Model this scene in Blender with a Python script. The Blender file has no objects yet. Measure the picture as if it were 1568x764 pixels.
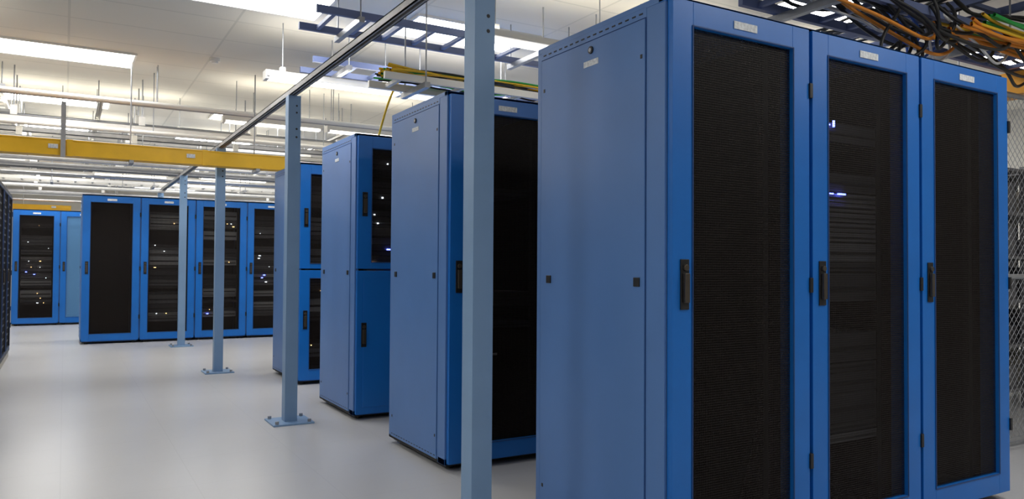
import bpy, math, random
from mathutils import Vector, Matrix
random.seed(7)
scene=bpy.context.scene
scene.view_settings.view_transform='Standard'
scene.view_settings.look='None'
H=2.13

# ------------------------------------------------------------ materials
def mat(name,col,rough=.5,metal=0,emit=None,es=0,spec=.5,coat=0,noise=0,nscale=6,sample=True):
    m=bpy.data.materials.new(name); m.use_nodes=True
    nt=m.node_tree; b=nt.nodes['Principled BSDF']
    b.inputs['Base Color'].default_value=(*col,1)
    b.inputs['Roughness'].default_value=rough
    b.inputs['Metallic'].default_value=metal
    b.inputs['Specular IOR Level'].default_value=spec
    b.inputs['Coat Weight'].default_value=coat
    if emit: 
        b.inputs['Emission Color'].default_value=(*emit,1); b.inputs['Emission Strength'].default_value=es
        if not sample: m.cycles.emission_sampling='NONE'
    tc=nt.nodes.new('ShaderNodeTexCoord')
    if noise:
        n=nt.nodes.new('ShaderNodeTexNoise'); n.inputs['Scale'].default_value=nscale; n.inputs['Detail'].default_value=4
        nt.links.new(tc.outputs['Object'],n.inputs['Vector'])
        r=nt.nodes.new('ShaderNodeValToRGB')
        r.color_ramp.elements[0].position=.3; r.color_ramp.elements[1].position=.7
        r.color_ramp.elements[0].color=(*[c*(1-noise) for c in col],1)
        r.color_ramp.elements[1].color=(*[min(1,c*(1+noise)) for c in col],1)
        nt.links.new(n.outputs['Fac'],r.inputs['Fac']); nt.links.new(r.outputs['Color'],b.inputs['Base Color'])
    return m
M={}
M['side']=mat('blue_powdercoat_side_lit',(.092,.215,.51),.40,noise=.04,nscale=3)  # lighter than the doors: ceiling reflection mixed into the paint colour
M['blue']=mat('blue_powdercoat_door',(.007,.155,.57),.36,noise=.05,nscale=4)
M['trim']=mat('blue_trim_dark',(.01,.06,.22),.5)
M['black']=mat('black_plastic',(.012,.012,.014),.4)
M['handle']=mat('handle_metal',(.10,.085,.07),.35,metal=.6)
M['inside']=mat('cabinet_interior',(.02,.018,.017),.8)
M['pole']=mat('pole_blue_grey',(.22,.36,.57),.45,noise=.04,nscale=5)
M['label']=mat('label_white',(.75,.78,.82),.6,noise=.25,nscale=80)
M['steel']=mat('galvanised_steel',(.36,.37,.39),.4,metal=.5,noise=.12,nscale=15)
M['rail']=mat('strut_rail_grey',(.40,.40,.41),.45,metal=.2,noise=.1,nscale=12)
M['white']=mat('white_enamel',(.84,.82,.77),.5)
M['ladder']=mat('ladder_blue_grey',(.14,.18,.34),.5)
M['yellow']=mat('yellow_duct',(.95,.54,.012),.4,noise=.05)
M['orange']=mat('orange_duct',(.88,.38,.02),.4)
M['tube']=mat('lamp_tube',(1,.98,.92),.5,emit=(1,.96,.88),es=3,sample=False)
M['ceiling_fill']=mat('added_ceiling_fill',(1,.98,.92),.5,emit=(1,.94,.82),es=12)  # not a real lens: glow added on strip tops to brighten the ceiling
M['panel_light']=mat('troffer_diffuser',(1,1,1),.5,emit=(1,.99,.97),es=13.5)
M['wall']=mat('wall_paint',(.72,.70,.64),.7,noise=.03)
M['beige']=mat('beige_metal',(.45,.42,.36),.5)
M['cab_black']=mat('black_powdercoat',(.02,.021,.025),.45)
M['eq0']=mat('equipment_black',(.025,.024,.024),.6)
M['eq1']=mat('equipment_dark',(.05,.05,.055),.5)
M['eq2']=mat('equipment_grey',(.16,.16,.17),.5)
M['eq3']=mat('equipment_light',(.42,.42,.42),.5)
M['led_b']=mat('led_blue',(.1,.1,1),.5,emit=(.10,.14,1),es=30,sample=False)
M['led_w']=mat('led_white',(1,1,1),.5,emit=(.85,.93,1),es=8,sample=False)
M['led_o']=mat('led_amber',(1,.5,.1),.5,emit=(1,.62,.25),es=8,sample=False)
M['c_black']=mat('cable_black',(.012,.012,.013),.5)
M['c_green']=mat('cable_green',(.02,.35,.06),.5)
M['c_yellow']=mat('cable_yellow',(.8,.50,.02),.5)
M['c_orange']=mat('cable_orange',(.8,.27,.02),.5)
M['c_white']=mat('cable_white',(.7,.7,.7),.5)
M['c_blue']=mat('cable_blue',(.05,.15,.6),.5)
def perf(name,col,tr):
    # perforated steel: 9 mm hole pitch, holes see-through
    m=bpy.data.materials.new(name); m.use_nodes=True; nt=m.node_tree
    b=nt.nodes['Principled BSDF']; b.inputs['Base Color'].default_value=(*col,1); b.inputs['Roughness'].default_value=.55
    b.inputs['Specular IOR Level'].default_value=.22
    t=nt.nodes.new('ShaderNodeBsdfTransparent'); mx=nt.nodes.new('ShaderNodeMixShader')
    tc=nt.nodes.new('ShaderNodeTexCoord'); sp=nt.nodes.new('ShaderNodeSeparateXYZ'); nt.links.new(tc.outputs['Object'],sp.inputs[0])
    def math_(op,a,v=None,link=None):
        q=nt.nodes.new('ShaderNodeMath'); q.operation=op; nt.links.new(a,q.inputs[0])
        if link is not None: nt.links.new(link,q.inputs[1])
        elif v is not None: q.inputs[1].default_value=v
        return q.outputs[0]
    k=math.pi/.009
    sx=math_('SINE',math_('MULTIPLY',sp.outputs[0],k)); sz=math_('SINE',math_('MULTIPLY',sp.outputs[2],k))
    ab=math_('ABSOLUTE',math_('MULTIPLY',sx,link=sz))
    mr=nt.nodes.new('ShaderNodeMapRange'); mr.inputs['From Min'].default_value=.25; mr.inputs['From Max'].default_value=.45
    mr.inputs['To Min'].default_value=tr*.25; mr.inputs['To Max'].default_value=min(1,tr*1.75)
    nt.links.new(ab,mr.inputs['Value']); nt.links.new(mr.outputs['Result'],mx.inputs['Fac'])
    nt.links.new(b.outputs['BSDF'],mx.inputs[1]); nt.links.new(t.outputs['BSDF'],mx.inputs[2])
    nt.links.new(mx.outputs['Shader'],nt.nodes['Material Output'].inputs['Surface']); return m
M['perf']=perf('perforated_door',(.0105,.0072,.006),.36)
M['perfblue']=perf('perforated_blue',(.12,.29,.55),.2)
m=bpy.data.materials.new('floor_vinyl'); m.use_nodes=True; nt=m.node_tree; b=nt.nodes['Principled BSDF']
tc=nt.nodes.new('ShaderNodeTexCoord'); n=nt.nodes.new('ShaderNodeTexNoise'); n.inputs['Scale'].default_value=1.3; n.inputs['Detail'].default_value=5
r=nt.nodes.new('ShaderNodeValToRGB'); r.color_ramp.elements[0].color=(.58,.58,.595,1); r.color_ramp.elements[1].color=(.66,.66,.67,1)
br=nt.nodes.new('ShaderNodeTexBrick'); br.offset=0; br.inputs['Scale'].default_value=1; br.inputs['Brick Width'].default_value=.61; br.inputs['Row Height'].default_value=.61; br.inputs['Mortar Size'].default_value=.003
br.inputs['Color1'].default_value=(1,1,1,1); br.inputs['Color2'].default_value=(.985,.985,.985,1); br.inputs['Mortar'].default_value=(.93,.93,.93,1)
mx=nt.nodes.new('ShaderNodeMix'); mx.data_type='RGBA'; mx.blend_type='MULTIPLY'; mx.inputs[0].default_value=1
nt.links.new(tc.outputs['Object'],n.inputs['Vector']); nt.links.new(n.outputs['Fac'],r.inputs['Fac']); nt.links.new(tc.outputs['Object'],br.inputs['Vector'])
nt.links.new(r.outputs['Color'],mx.inputs[6]); nt.links.new(br.outputs['Color'],mx.inputs[7]); nt.links.new(mx.outputs[2],b.inputs['Base Color'])
b.inputs['Roughness'].default_value=.30; b.inputs['Specular IOR Level'].default_value=.55; M['floor']=m
m=bpy.data.materials.new('ceiling_tiles'); m.use_nodes=True; nt=m.node_tree; b=nt.nodes['Principled BSDF']
tc=nt.nodes.new('ShaderNodeTexCoord'); br=nt.nodes.new('ShaderNodeTexBrick'); br.offset=0; br.inputs['Scale'].default_value=1
br.inputs['Brick Width'].default_value=1.22; br.inputs['Row Height'].default_value=.61; br.inputs['Mortar Size'].default_value=.010
br.inputs['Color1'].default_value=(.80,.77,.69,1); br.inputs['Color2'].default_value=(.77,.74,.66,1); br.inputs['Mortar'].default_value=(.67,.65,.58,1)
nt.links.new(tc.outputs['Object'],br.inputs['Vector']); nt.links.new(br.outputs['Color'],b.inputs['Base Color']); b.inputs['Roughness'].default_value=.9
M['ceil']=m

# ------------------------------------------------------------ mesh builder
class MB:
    def __init__(s): s.v=[];s.f=[];s.m=[];s.mats=[]
    def mi(s,k):
        if k not in s.mats: s.mats.append(k)
        return s.mats.index(k)
    def box(s,x0,x1,y0,y1,z0,z1,k):
        i=len(s.v); s.v+=[(x,y,z) for z in (z0,z1) for y in (y0,y1) for x in (x0,x1)]
        for f in ((0,2,3,1),(4,5,7,6),(0,1,5,4),(2,6,7,3),(0,4,6,2),(1,3,7,5)):
            s.f.append(tuple(i+a for a in f)); s.m.append(s.mi(k))
    def quad(s,x0,x1,y0,y1,z,k):
        i=len(s.v); s.v+=[(x0,y0,z),(x1,y0,z),(x1,y1,z),(x0,y1,z)]; s.f.append((i,i+1,i+2,i+3)); s.m.append(s.mi(k))
    def vquad(s,x0,x1,y,z0,z1,k):
        i=len(s.v); s.v+=[(x0,y,z0),(x1,y,z0),(x1,y,z1),(x0,y,z1)]; s.f.append((i,i+1,i+2,i+3)); s.m.append(s.mi(k))
    def cyl(s,c,r,l,axis,k,n=12):
        i=len(s.v); 
        for e in (0,l):
            for j in range(n):
                a=2*math.pi*j/n; p=[r*math.cos(a),r*math.sin(a)]
                if axis=='z': q=(p[0],p[1],e)
                elif axis=='y': q=(p[0],e,p[1])
                else: q=(e,p[0],p[1])
                s.v.append(tuple(c[t]+q[t] for t in range(3)))
        for j in range(n):
            s.f.append((i+j,i+(j+1)%n,i+n+(j+1)%n,i+n+j)); s.m.append(s.mi(k))
        s.f.append(tuple(i+j for j in range(n))[::-1]); s.m.append(s.mi(k))
        s.f.append(tuple(i+n+j for j in range(n))); s.m.append(s.mi(k))
    def obj(s,name,loc=(0,0,0),bevel=0,rz=0):
        me=bpy.data.meshes.new(name); me.from_pydata(s.v,[],s.f)
        for k in s.mats: me.materials.append(M[k])
        me.polygons.foreach_set('material_index',s.m); me.update()
        import bmesh
        bm=bmesh.new(); bm.from_mesh(me); bmesh.ops.recalc_face_normals(bm,faces=bm.faces); bm.to_mesh(me); bm.free()
        o=bpy.data.objects.new(name,me); o.location=loc; o.rotation_euler[2]=rz; scene.collection.objects.link(o)
        if bevel:
            b=o.modifiers.new('bevel','BEVEL'); b.width=bevel; b.segments=2; b.limit_method='ANGLE'
            o.modifiers.new('wn','WEIGHTED_NORMAL')
        return o

def door(b,x0,x1,z0,z1,y,perfk='perf',solid=False,handle=None,frame='blue',fw=.098,top=.092,bot=.10):
    t=.028
    if solid:
        b.box(x0,x1,y-t,y,z0,z1,frame)
        b.box(x0+.05,x1-.05,y-t-.004,y-t,z0+.05,z1-.05,frame)
    else:
        b.box(x0,x0+fw,y-t,y,z0,z1,frame); b.box(x1-fw,x1,y-t,y,z0,z1,frame)
        b.box(x0+fw,x1-fw,y-t,y,z1-top,z1,frame); b.box(x0+fw,x1-fw,y-t,y,z0,z0+bot,frame)
        b.vquad(x0+fw,x1-fw,y-.012,z0+bot,z1-top,perfk)
        l=.006
        b.box(x0+fw-l,x0+fw,y-t-.004,y-t,z0+bot-l,z1-top+l,'trim'); b.box(x1-fw,x1-fw+l,y-t-.004,y-t,z0+bot-l,z1-top+l,'trim')
        b.box(x0+fw,x1-fw,y-t-.004,y-t,z1-top,z1-top+l,'trim'); b.box(x0+fw,x1-fw,y-t-.004,y-t,z0+bot-l,z0+bot,'trim')
    if handle:
        hx=x0+.055
        b.box(hx-.020,hx+.020,y-t-.006,y-t,handle-.09,handle+.09,'black')
        b.box(hx-.011,hx+.011,y-t-.020,y-t-.006,handle-.065,handle+.04,'handle')
        b.cyl((hx,y-t-.016,handle+.06),.012,.012,'y','handle')
        for hz in (z0+.16*(z1-z0),(z0+z1)/2,z1-.12*(z1-z0)):
            b.box(x1-.004,x1+.014,y-t-.008,y,hz-.03,hz+.03,'black')

def cabinet(name,u,v,w=.7485,d=.8744,style='single',equip=None,perfk='perf',side='side',frame='blue',h=H,rz=0,leds=8,ldens=.5):
    b=MB(); z0=.035
    for x in (.07,w-.07):
        for y in (.08,d-.08): b.cyl((x,y,0),.025,.05,'z','black')
    b.box(.02,w-.02,.03,d-.03,.02,z0+.01,'black')  # black filler under the body, shade of the gap put in as colour
    b.box(0,w,0,d,h-.025,h,side)
    b.box(0,w,0,.035,h-.03,h-.0,frame)
    b.box(0,w,.0,.09,z0,z0+.035,frame); b.box(0,w,.09,d,z0,z0+.02,'inside')
    b.box(0,.03,0,.10,z0,h-.025,side); b.box(w-.03,w,0,.10,z0,h-.025,side)
    b.box(0,.03,d-.03,d,z0,h-.025,side); b.box(w-.03,w,d-.03,d,z0,h-.025,side)
    b.box(.03,w-.03,d-.012,d-.002,z0,h-.025,'cab_black')
    for s in (0,1):
        xa,xb=((-.004,.018),(w-.018,w+.004))[s]
        b.box(xa,xb,.106,d-.036,z0+.015,h-.062,side)
        b.box(*((0.002,.02) if s==0 else (w-.02,w-.002)),.09,d-.02,z0,h-.02,'trim')
        b.box(*((-.001,.02) if s==0 else (w-.02,w+.001)),.10,d-.03,h-.058,h-.02,side)
        n=17
        for i in range(n):
            y=.12+(d-.19)*i/(n-1)
            b.box(*((-.003,.002) if s==0 else (w-.002,w+.003)),y,y+.022,h-.043,h-.037,'black')
            b.box(*((-.006,0) if s==0 else (w,w+.006)),y,y+.022,z0+.03,z0+.035,'black')
        xl=(-.009,.0) if s==0 else (w,w+.009)
        for y in (.147,d-.105): b.box(*xl,y-.017,y+.017,1.073,1.107,'black')
        for y in (.125,d-.06):
            for z in (.18,h-.2): b.box(*((-.006,0) if s==0 else (w,w+.006)),y-.006,y+.006,z-.008,z+.008,'black')
        yc=.44
        b.cyl((-.010 if s==0 else w,yc,h-.10),.016,.010,'x','black')
        b.cyl((-.012 if s==0 else w,yc,h-.10),.009,.012,'x','steel')
        b.box(*((-.006,0) if s==0 else (w,w+.006)),yc-.05,yc+.05,h-.165,h-.14,'label')
    b.box(.02,.026,.10,d-.02,z0+.02,h-.03,'inside'); b.box(w-.026,w-.02,.10,d-.02,z0+.02,h-.03,'inside')
    g=.010
    if style=='single':
        door(b,g,w-g,.045,h-.02,-.002,perfk,handle=1.085,frame=frame)
        b.box(w/2-.062,w/2+.062,-.034,-.030,h-.085,h-.055,'label')
    elif style=='split':
        door(b,g,w-g,1.11,h-.02,-.002,perfk,handle=1.60,frame=frame,bot=.05); door(b,g,w-g,.045,1.095,-.002,perfk,handle=.62,frame=frame,top=.08)
    elif style=='split_solid':
        door(b,g,w-g,1.12,h-.02,-.002,perfk,handle=1.60,frame=frame,fw=.11,bot=.05); 
        door(b,g,w-g,.045,1.105,-.002,perfk,solid=True,handle=.63,frame=frame)
    for x in (.10,w-.13): b.box(x,x+.03,.10,.13,z0,h-.05,'eq0')
    if equip:
        z=.16
        lo,hi,ks=equip
        while z<hi:
            hh=random.choice((.044,.044,.088,.088,.133))
            if z>lo and random.random()<ldens:
                k=random.choice(ks); b.box(.13,w-.13,.105,.6,z,z+hh-.006,k)
                b.box(.14,w-.14,.100,.105,z+hh*.35,z+hh*.5,'black')
                for j in range(random.choice((0,0,1,1,2)) if leds else 0):
                    x=random.uniform(.15,w-.18); lk=random.choice(('led_w','led_o','led_w','led_o','led_b'))
                    b.box(x,x+random.choice((.010,.014,.03)),.092,.1,z+hh*.5,z+hh*.5+.010,lk)
            z+=hh
    return b.obj(name,(u,v,0),bevel=.0018,rz=rz)

W=.7485
DK=('eq1','eq1','eq2'); MX=('eq1','eq1','eq2','eq2','eq3')
cabinet('server_cabinet',1.843,2.069,d=.85)
a2=cabinet('server_cabinet',1.843+W,2.069,d=.85,equip=(.3,1.75,('eq1','eq1','eq2')),leds=0,ldens=.9)
cabinet('server_cabinet',1.843+2*W,2.069,d=.85)
b1=cabinet('server_cabinet',1.838,3.862,d=.84,equip=(.5,1.6,('eq0','eq1')),leds=0,ldens=.25)
for k in (1,2): cabinet('server_cabinet',1.838+k*W,3.862,d=.84,equip=(.3,1.9,DK),ldens=.5)
for k in range(3): cabinet('server_cabinet',1.855+k*W,5.468,d=.86,style='split_solid' if k==0 else 'split',equip=(.2,1.9,MX),ldens=.8)
for k in range(3): cabinet('server_cabinet',1.925+k*W,7.32,d=.98,style='split',equip=(.2,1.9,MX),ldens=.8)
for k in range(5): cabinet('server_cabinet',.205+k*W,12.38,equip=(.25,1.9,MX),ldens=.75 if k else .1)
cabinet('server_cabinet',-.823,16.51,equip=(.25,1.9,MX),ldens=.9)
for k in (1,2,3): cabinet('server_cabinet',-.823+k*W,16.51,perfk='perfblue')
for k in range(8):
    b=MB(); w=.75; d=.95; h=1.98
    b.box(0,w,.02,d,.06,h,'cab_black'); b.box(.0,w,-.0,.02,.0,.07,'beige')
    b.box(.01,w-.01,.02,d-.02,0,.06,'beige')
    door(b,.008,w-.008,.08,h-.01,.018,'perf',handle=1.0,frame='cab_black',fw=.05,top=.05,bot=.06)
    for i in range(22): b.box(.09,w-.09,.004,.007,.2+i*.078,.2+i*.078+.02,'eq1')
    b.obj('black_server_cabinet',(-.575,5.2+k*w,0),bevel=.002,rz=math.pi/2)

def mark_local(par,x,z,s=.010,hh=.03,k='led_b'):
    b=MB(); b.box(0,s,0,.006,0,hh,k); o=b.obj('led_or_label',(x,.088,z)); o.parent=par
mark_local(a2,.30,1.765,.008,.028); mark_local(a2,.33,1.47,.05,.006,'led_b'); mark_local(a2,.27,1.47,.03,.005)
mark_local(a2,.27,1.77,.006,.006); mark_local(a2,.24,.95,.008,.006,'led_o')
mark_local(b1,.22,1.38,.02,.010); mark_local(b1,.21,.62,.04,.012,'eq3'); mark_local(b1,.34,.62,.04,.012,'eq3')  # the two grey marks are equipment labels, only the first is an LED

# ------------------------------------------------------------ room
X0,X1,Y0,Y1,C=-4.5,10.5,-4.5,22.0,3.2
def slab(n,x0,x1,y0,y1,z0,z1,k):
    b=MB(); b.box(x0,x1,y0,y1,z0,z1,k); return b.obj(n)
slab('floor',X0,X1,Y0,Y1,-.1,0,'floor'); slab('ceiling',X0,X1,Y0,Y1,C,C+.1,'ceil')
slab('wall_left',X0-.1,X0,Y0,Y1,0,C,'wall'); slab('wall_right',X1,X1+.1,Y0,Y1,0,C,'wall')
slab('wall_back',X0,X1,Y1,Y1+.1,0,C,'wall'); slab('wall_front',X0,X1,Y0-.1,Y0,0,C,'wall')
slab('baseboard_back',X0,X1,Y1-.015,Y1,0,.1,'trim')

def troffer(u,v,l=1.2,w=.6):
    b=MB(); t=.02
    b.box(0,l,0,t,-.02,0,'white'); b.box(0,l,w-t,w,-.02,0,'white'); b.box(0,t,t,w-t,-.02,0,'white'); b.box(l-t,l,t,w-t,-.02,0,'white')
    b.quad(t,l-t,t,w-t,-.010,'panel_light')
    b.obj('ceiling_light',(u,v,C))
for u,v in ((-.62,8.25),(4.6,8.25),(7.2,8.25),(.58,5.70),(2.45,5.70),(4.9,5.7),(7.3,5.7),(-2.9,5.7),(-3.3,8.25),
            (4.7,3.55),(7.3,3.5),(-2.4,3.1),(-2.4,.6),(3.2,.2),(1.2,-1.4),(5.4,-.6),  # out-of-view troffers left of and around the camera added to light cabinets
            (-.72,10.75),(1.7,10.75),(4.2,10.75),(-3,10.75),(-.9,13.2),(1.5,13.2),(4,13.2),(-3.2,13.2),
            (-.9,15.7),(1.5,15.7),(4,15.7),(-.9,18.2),(1.5,18.2),(4,18.2),(7.3,13.2),(7.3,18)):
    troffer(u,v)

# ------------------------------------------------------------ poles and rail
PU=1.422
for k in range(5):
    v=2.6933+2.95*k; b=MB(); s=.045; u=PU+(.012 if k==1 else 0)
    b.box(-s,s,-s,s,.012,2.385,'pole')
    b.box(-.145,.145,-.145,.145,0,.012,'pole')
    for x in (-.115,.115):
        for y in (-.115,.115): b.cyl((x,y,.012),.014,.02,'z','steel',6)
    for i in range(2): b.cyl((.015,-s-.001,2.08+.06*i),.008,.002,'y','black')
    for i in range(2): b.cyl((.015,-s-.001,2.26+.05*i),.007,.002,'y','black')
    b.obj('steel_post',(u,v,0),bevel=.004)
def strut(L,ax,k='steel',w=.041,h=.041):
    b=MB(); t=.006
    def bx(l0,l1,a0,a1,c0,c1,kk):
        if ax=='x': b.box(l0,l1,a0,a1,c0,c1,kk)
        else: b.box(a0,a1,l0,l1,c0,c1,kk)
    bx(0,L,-w/2,-w/2+t,0,h,k); bx(0,L,w/2-t,w/2,0,h,k); bx(0,L,-w/2,w/2,h-t,h,k)
    bx(0,L,-w/2,-w/2+.016,0,t,k); bx(0,L,w/2-.016,w/2,0,t,k)
    return b
strut(15.6,'y','rail',.05,.045).obj('overhead_rail',(PU,-.9,2.385))
# ------------------------------------------------------------ overhead ladder racks
def ladder(u0,u1,v0,v1,z,ax,k='ladder',rung=.25):
    b=MB()
    if ax=='x':
        L=u1-u0; Wd=v1-v0
        b.box(0,L,0,.03,0,.05,k); b.box(0,L,Wd-.03,Wd,0,.05,k)
        x=.12
        while x<L: b.box(x,x+.03,.03,Wd-.03,.01,.035,k); x+=rung
        for x in [0.3+1.5*i for i in range(int(L/1.5)+1) if .3+1.5*i<L]:
            for y in (-.02,Wd+.02): b.cyl((x,y,-.04),.006,C-z+.04,'z','steel',8)
            b.box(x-.02,x+.02,-.05,Wd+.05,-.04,0,'steel')
    else:
        L=v1-v0; Wd=u1-u0
        b.box(0,.03,0,L,0,.05,k); b.box(Wd-.03,Wd,0,L,0,.05,k)
        y=.12
        while y<L: b.box(.03,Wd-.03,y,y+.03,.01,.035,k); y+=rung
        for y in [0.3+1.5*i for i in range(int(L/1.5)+1) if .3+1.5*i<L]:
            for x in (-.02,Wd+.02): b.cyl((x,y,-.04),.006,C-z+.04,'z','steel',8)
            b.box(-.05,Wd+.05,y-.02,y+.02,-.04,0,'steel')
    return b.obj('cable_ladder_rack',(u0,v0,z))
ladder(1.44,6.5,5.08,5.55,2.86,'x')
ladder(1.78,6.5,6.36,6.80,2.86,'x')
ladder(3.1,8,2.45,2.9,2.55,'x')
ladder(4.7,5.1,1.2,7.0,2.75,'y')
ladder(1.9,6.5,5.0,5.35,2.45,'x',k='white')
ladder(-3.5,5,14.35,14.75,2.49,'x',k='white')
ladder(-.95,-.6,9,20,2.97,'y',k='white')

def strip(u0,u1,v,z,k='tube',w=.12):
    b=MB(); L=u1-u0
    b.box(0,L,-w/2,w/2,.03,.075,'white'); b.box(.01,L-.01,-w/2-.012,w/2+.012,.024,.034,'white')
    b.quad(.04,L-.04,-w/2+.015,w/2-.015,.078,'ceiling_fill')
    for y in (-w/4,w/4): b.cyl((.03,y,.012),.013,L-.06,'x',k)
    for x in (0,L-.03): b.box(x,x+.03,-w/2,w/2,0,.03,'white')
    for x in (.15,L-.15): b.cyl((x,0,.075),.005,C-z-.075,'z','steel',8); b.box(x-.02,x+.02,-.025,.025,.075,.12,'white')
    b.obj('suspended_light_strip',(u0,v,z))
for a in ((1.42,2.64,6.55,2.70),(2.68,3.9,6.55,2.70),(1.48,2.6,8.9,2.72),(2.65,3.9,8.9,2.72),(-1.2,.1,10.2,2.72),(-.2,1.0,12.1,2.72),(1.9,3.1,11.2,2.7),(-1.6,-.4,14.2,2.7),(.4,1.6,15.2,2.7),(-.6,.6,17.0,2.7),(1.2,2.4,17.5,2.7),
  (-2.6,-1.4,12.1,2.72),(1.6,2.8,12.5,2.7),(.15,1.35,10.2,2.72),(-2.2,-1.0,16.0,2.7),(2.1,3.3,14.9,2.7),
  (2.4,3.6,4.6,2.7),(3.7,4.6,4.6,2.7),(5.3,6.5,4.6,2.7),(-1.9,-.7,7.2,2.7),(-2.2,-1.0,9.2,2.7),(-2.4,-1.2,4.5,2.7)): strip(*a)  # strips in this row are added to brighten ceiling and cabinet sides
for i,v in enumerate((9.4,9.9,10.5,10.95,11.6,12.9,13.5,13.9,15.6,16.6,17.8,19.4)):
    z=2.62+(.0,.10,-.05,.12,.05,-.10,.08)[i%7]; k=('white','steel','white','rail')[i%4]
    b=strut(9.5,'x',k,.07,.06)
    for j in range(8):
        x=.62+1.2*j; b.cyl((x,0,.06),.007,C-z-.06,'z','steel',8); b.box(x-.03,x+.03,-.035,.035,.06,.16,'white')
    b.obj('ceiling_strut',(-3.5,v,z))
for u in (-2.2,.3,3.1):
    b=strut(10,'y','white',.05)
    for j in range(5): b.cyl((0,.7+j*2,.04),.006,C-2.86,'z','steel',8)
    b.obj('ceiling_strut',(u,9,2.82))
for i,(v,z) in enumerate(((8.62,2.79),(8.70,2.79),(9.0,2.55),(11.9,2.47),(12.0,2.47),(15.35,2.35),(16.2,2.4),(18.6,2.45),(11.3,2.55),(13.2,2.47),(10.3,2.48),(12.6,2.62),(14.0,2.36))):
    b=MB(); b.cyl((0,0,0),.024,8.2,'x',('white','rail')[i%2],10)
    for j in range(5): b.cyl((.4+1.85*j,0,0),.005,C-z,'z','steel',6)
    b.obj('conduit_run',(-3.3,v,z))
def duct(name,u0,u1,v0,v1,z,h,k):
    b=MB(); ax='x' if (u1-u0)>(v1-v0) else 'y'; L=u1-u0; Wd=v1-v0; t=.006
    if ax=='x':
        b.box(0,L,0,t,0,h,k); b.box(0,L,Wd-t,Wd,0,h,k); b.box(0,L,t,Wd-t,0,t,k)
        b.box(0,L,-.008,t,h-.012,h,k)
        x=.0
        while x<L: b.box(x,x+.05,-.010,0,-.006,h+.004,k); x+=1.2
        x=.55
        while x<L:
            b.box(x-.02,x+.02,-.03,Wd+.03,-.035,-.006,'steel')
            b.cyl((x,Wd+.02,-.03),.007,C-z+.03,'z','steel',8); x+=1.2
            b.box(x-.70,x-.62,-.012,-.008,.06,.10,'label')
        if u0<-3: b.box(3.55,3.59,-.045,-.012,-.02,.50,'rail')
    else:
        b.box(0,t,0,Wd,0,h,k); b.box(u1-u0-t,u1-u0,0,Wd,0,h,k); b.box(t,u1-u0-t,0,Wd,0,t,k)
        y=.4
        while y<Wd:
            b.box(-.03,u1-u0+.03,y-.02,y+.02,-.035,-.001,'steel'); b.cyl((-.02,y,-.03),.007,C-z+.03,'z','steel',8); y+=.9
    b.obj(name,(u0,v0,z))
duct('yellow_fiber_duct',-3.6,2.2,8.33,8.49,2.165,.148,'yellow')
duct('yellow_fiber_duct',-2.5,.1,18.3,18.5,2.22,.12,'yellow')
duct('orange_fiber_duct',5.75,5.95,1.9,3.3,2.38,.16,'orange')

b=MB(); b.cyl((0,0,-.035),.05,.035,'z','white',20); b.cyl((0,0,-.05),.03,.016,'z','white',16); b.obj('smoke_detector',(1.26,8.03,C))

# ------------------------------------------------------------ cables
def cables(name,paths,r,k):
    cu=bpy.data.curves.new(name,'CURVE'); cu.dimensions='3D'; cu.bevel_depth=r; cu.bevel_resolution=1; cu.resolution_u=6
    for p in paths:
        s=cu.splines.new('NURBS'); s.points.add(len(p)-1); s.order_u=4; s.use_endpoint_u=True
        for i,q in enumerate(p): s.points[i].co=(*q,1)
    cu.materials.append(M[k]); o=bpy.data.objects.new(name,cu); scene.collection.objects.link(o); return o
R=random.uniform
def run_x(u0,u1,v,z,jit,n=8,sag=.0):
    return [(u0+(u1-u0)*i/(n-1),v+R(-jit,jit),z+R(-.3*jit,jit*.6)-sag*math.sin(math.pi*i/(n-1))) for i in range(n)]
def run_y(u,v0,v1,z,jit,n=8,sag=0):
    return [(u+R(-jit,jit),v0+(v1-v0)*i/(n-1),z+R(-.3*jit,jit*.6)-sag*math.sin(math.pi*i/(n-1))) for i in range(n)]
def droop():
    u=R(3.1,4.8); w=R(.3,1.4); v=R(2.3,2.7); z=2.6
    return [(u,v,z),(u+.05*w,v-.05,z-.08),(u+.3*w,v+R(-.2,.05),z-R(.12,.3)),(u+.7*w,v+R(-.2,.1),z-R(.12,.32)),(u+.95*w,v,z-.05),(u+w,v+.1,z+.05)]
cables('black_cable_bundle',[run_x(3.1,7.5,R(2.45,2.85),2.63,.14,14) for _ in range(12)]+[run_y(R(4.72,5.05),1.4,6.5,2.83,.12,14) for _ in range(10)]
   +[droop() for _ in range(12)]
   +[[(R(3.2,4.6),R(2.4,2.8),2.62),(R(3.4,4.6),R(2.3,2.6),R(2.35,2.5)),(R(3.3,4.3),R(2.3,2.7),R(2.25,2.35)),(R(3,4),R(2.4,2.7),2.13)] for _ in range(8)],.010,'c_black')
cables('green_cable',[run_x(4.4,8,R(2.3,2.45),2.52,.08,9) for _ in range(6)],.011,'c_green')
cables('orange_cable',[run_x(4.2,8,R(2.3,2.5),2.47,.09,9) for _ in range(6)]+[droop() for _ in range(2)],.010,'c_orange')
cables('white_cable_bundle',[run_x(3.4,7.5,R(2.5,2.85),2.62,.06,10) for _ in range(6)]+[droop() for _ in range(3)],.008,'c_white')
cables('yellow_cable_bundle',[run_x(1.95,6,R(5.05,5.3),2.53,.08,14) for _ in range(14)]+[[(2.15,5.3,2.55),(2.12,5.42,2.50),(2.10,5.5,2.35),(2.08,5.6,2.14)]]+[run_x(4.3,7.5,R(2.3,2.5),2.50,.09,8) for _ in range(8)],.009,'c_yellow')
cables('green_cable',[run_x(1.95,6,R(5.05,5.3),2.52,.08,14) for _ in range(8)],.007,'c_green')
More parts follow.
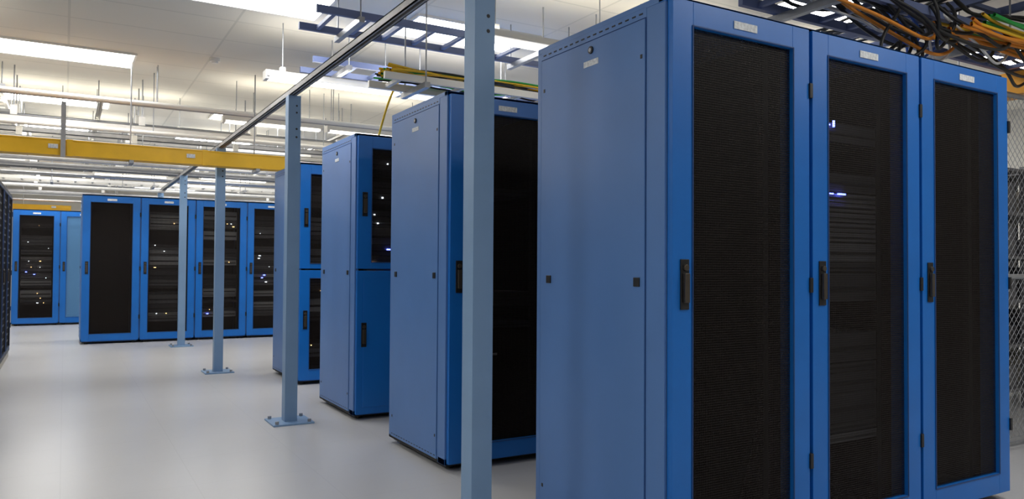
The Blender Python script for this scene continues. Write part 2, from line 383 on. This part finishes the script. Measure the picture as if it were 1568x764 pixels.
cables('black_cable_bundle',[run_x(1.95,6,R(5.05,5.3),2.51,.09,14) for _ in range(10)],.007,'c_black')
cables('blue_cable_bundle',[run_x(4.2,8,R(2.5,2.85),2.63,.05,10) for _ in range(6)]+[droop() for _ in range(2)],.008,'c_blue')

# ------------------------------------------------------------ wire fence (cage) on the right
fx0,fx1,fy,fh=4.15,8.2,2.62,2.25
cu=bpy.data.curves.new('mesh','CURVE'); cu.dimensions='3D'; cu.bevel_depth=.0018; cu.bevel_resolution=0
L=fx1-fx0; sp=.055; c=-fh
def seg(p,q):
    s=cu.splines.new('POLY'); s.points.add(1); s.points[0].co=(*p,1); s.points[1].co=(*q,1)
while c<L:
    a0=max(0,c); a1=min(L,c+fh)
    if a1>a0:
        seg((fx0+a0,fy,a0-c+.03),(fx0+a1,fy,a1-c+.03))
        seg((fx0+a0,fy+.004,fh-(a0-c)+.03),(fx0+a1,fy+.004,fh-(a1-c)+.03))
    c+=sp
cu.materials.append(M['steel'])
fo=bpy.data.objects.new('wire_mesh',cu); scene.collection.objects.link(fo)
b=MB()
for x in (fx0,fx0+1.35,fx0+2.7,fx1): b.cyl((x,fy,0),.025,fh+.06,'z','steel',14)
for z in (.05,1.1,fh+.03): b.cyl((fx0,fy,z),.017,fx1-fx0,'x','steel',10)
fp=b.obj('wire_cage_fence'); fo.parent=fp
for k in range(3):
    b=MB(); w=.9
    for x in (0,w-.04):
        for y in (0,.56): b.box(x,x+.04,y,y+.04,0,2.0,'eq2')
    b.box(0,w,.56,.6,.1,2.0,'eq2')
    for i in range(6):
        z=.15+i*.36; b.box(0,w,0,.6,z,z+.025,'eq2')
        if i<5: b.box(.08,w-.08,.05,.5,z+.025,z+.025+R(.14,.28),random.choice(('eq1','eq2','beige','eq1')))
    b.obj('storage_shelf',(5.0+k*1.0,3.3,0))

# ------------------------------------------------------------ camera
yaw,pitch,roll=.5303,.0218,.0065
Fh=Vector((math.sin(yaw),math.cos(yaw),0)); Rv=Vector((math.cos(yaw),-math.sin(yaw),0)); Z=Vector((0,0,1))
F=Fh*math.cos(pitch)+Z*math.sin(pitch); U=Z*math.cos(pitch)-Fh*math.sin(pitch)
R2=Rv*math.cos(roll)+U*math.sin(roll); U2=U*math.cos(roll)-Rv*math.sin(roll)
cam=bpy.data.cameras.new('camera'); cam.sensor_width=36; cam.lens=1168.24/1568*36; cam.clip_start=.05
co=bpy.data.objects.new('camera',cam); scene.collection.objects.link(co)
mw=Matrix((( R2.x,U2.x,-F.x,0),(R2.y,U2.y,-F.y,0),(R2.z,U2.z,-F.z,1.1465),(0,0,0,1)))
co.matrix_world=mw; scene.camera=co
w=bpy.data.worlds.new('world'); scene.world=w; w.use_nodes=True; w.node_tree.nodes['Background'].inputs[0].default_value=(0,0,0,1); w.node_tree.nodes['Background'].inputs[1].default_value=0
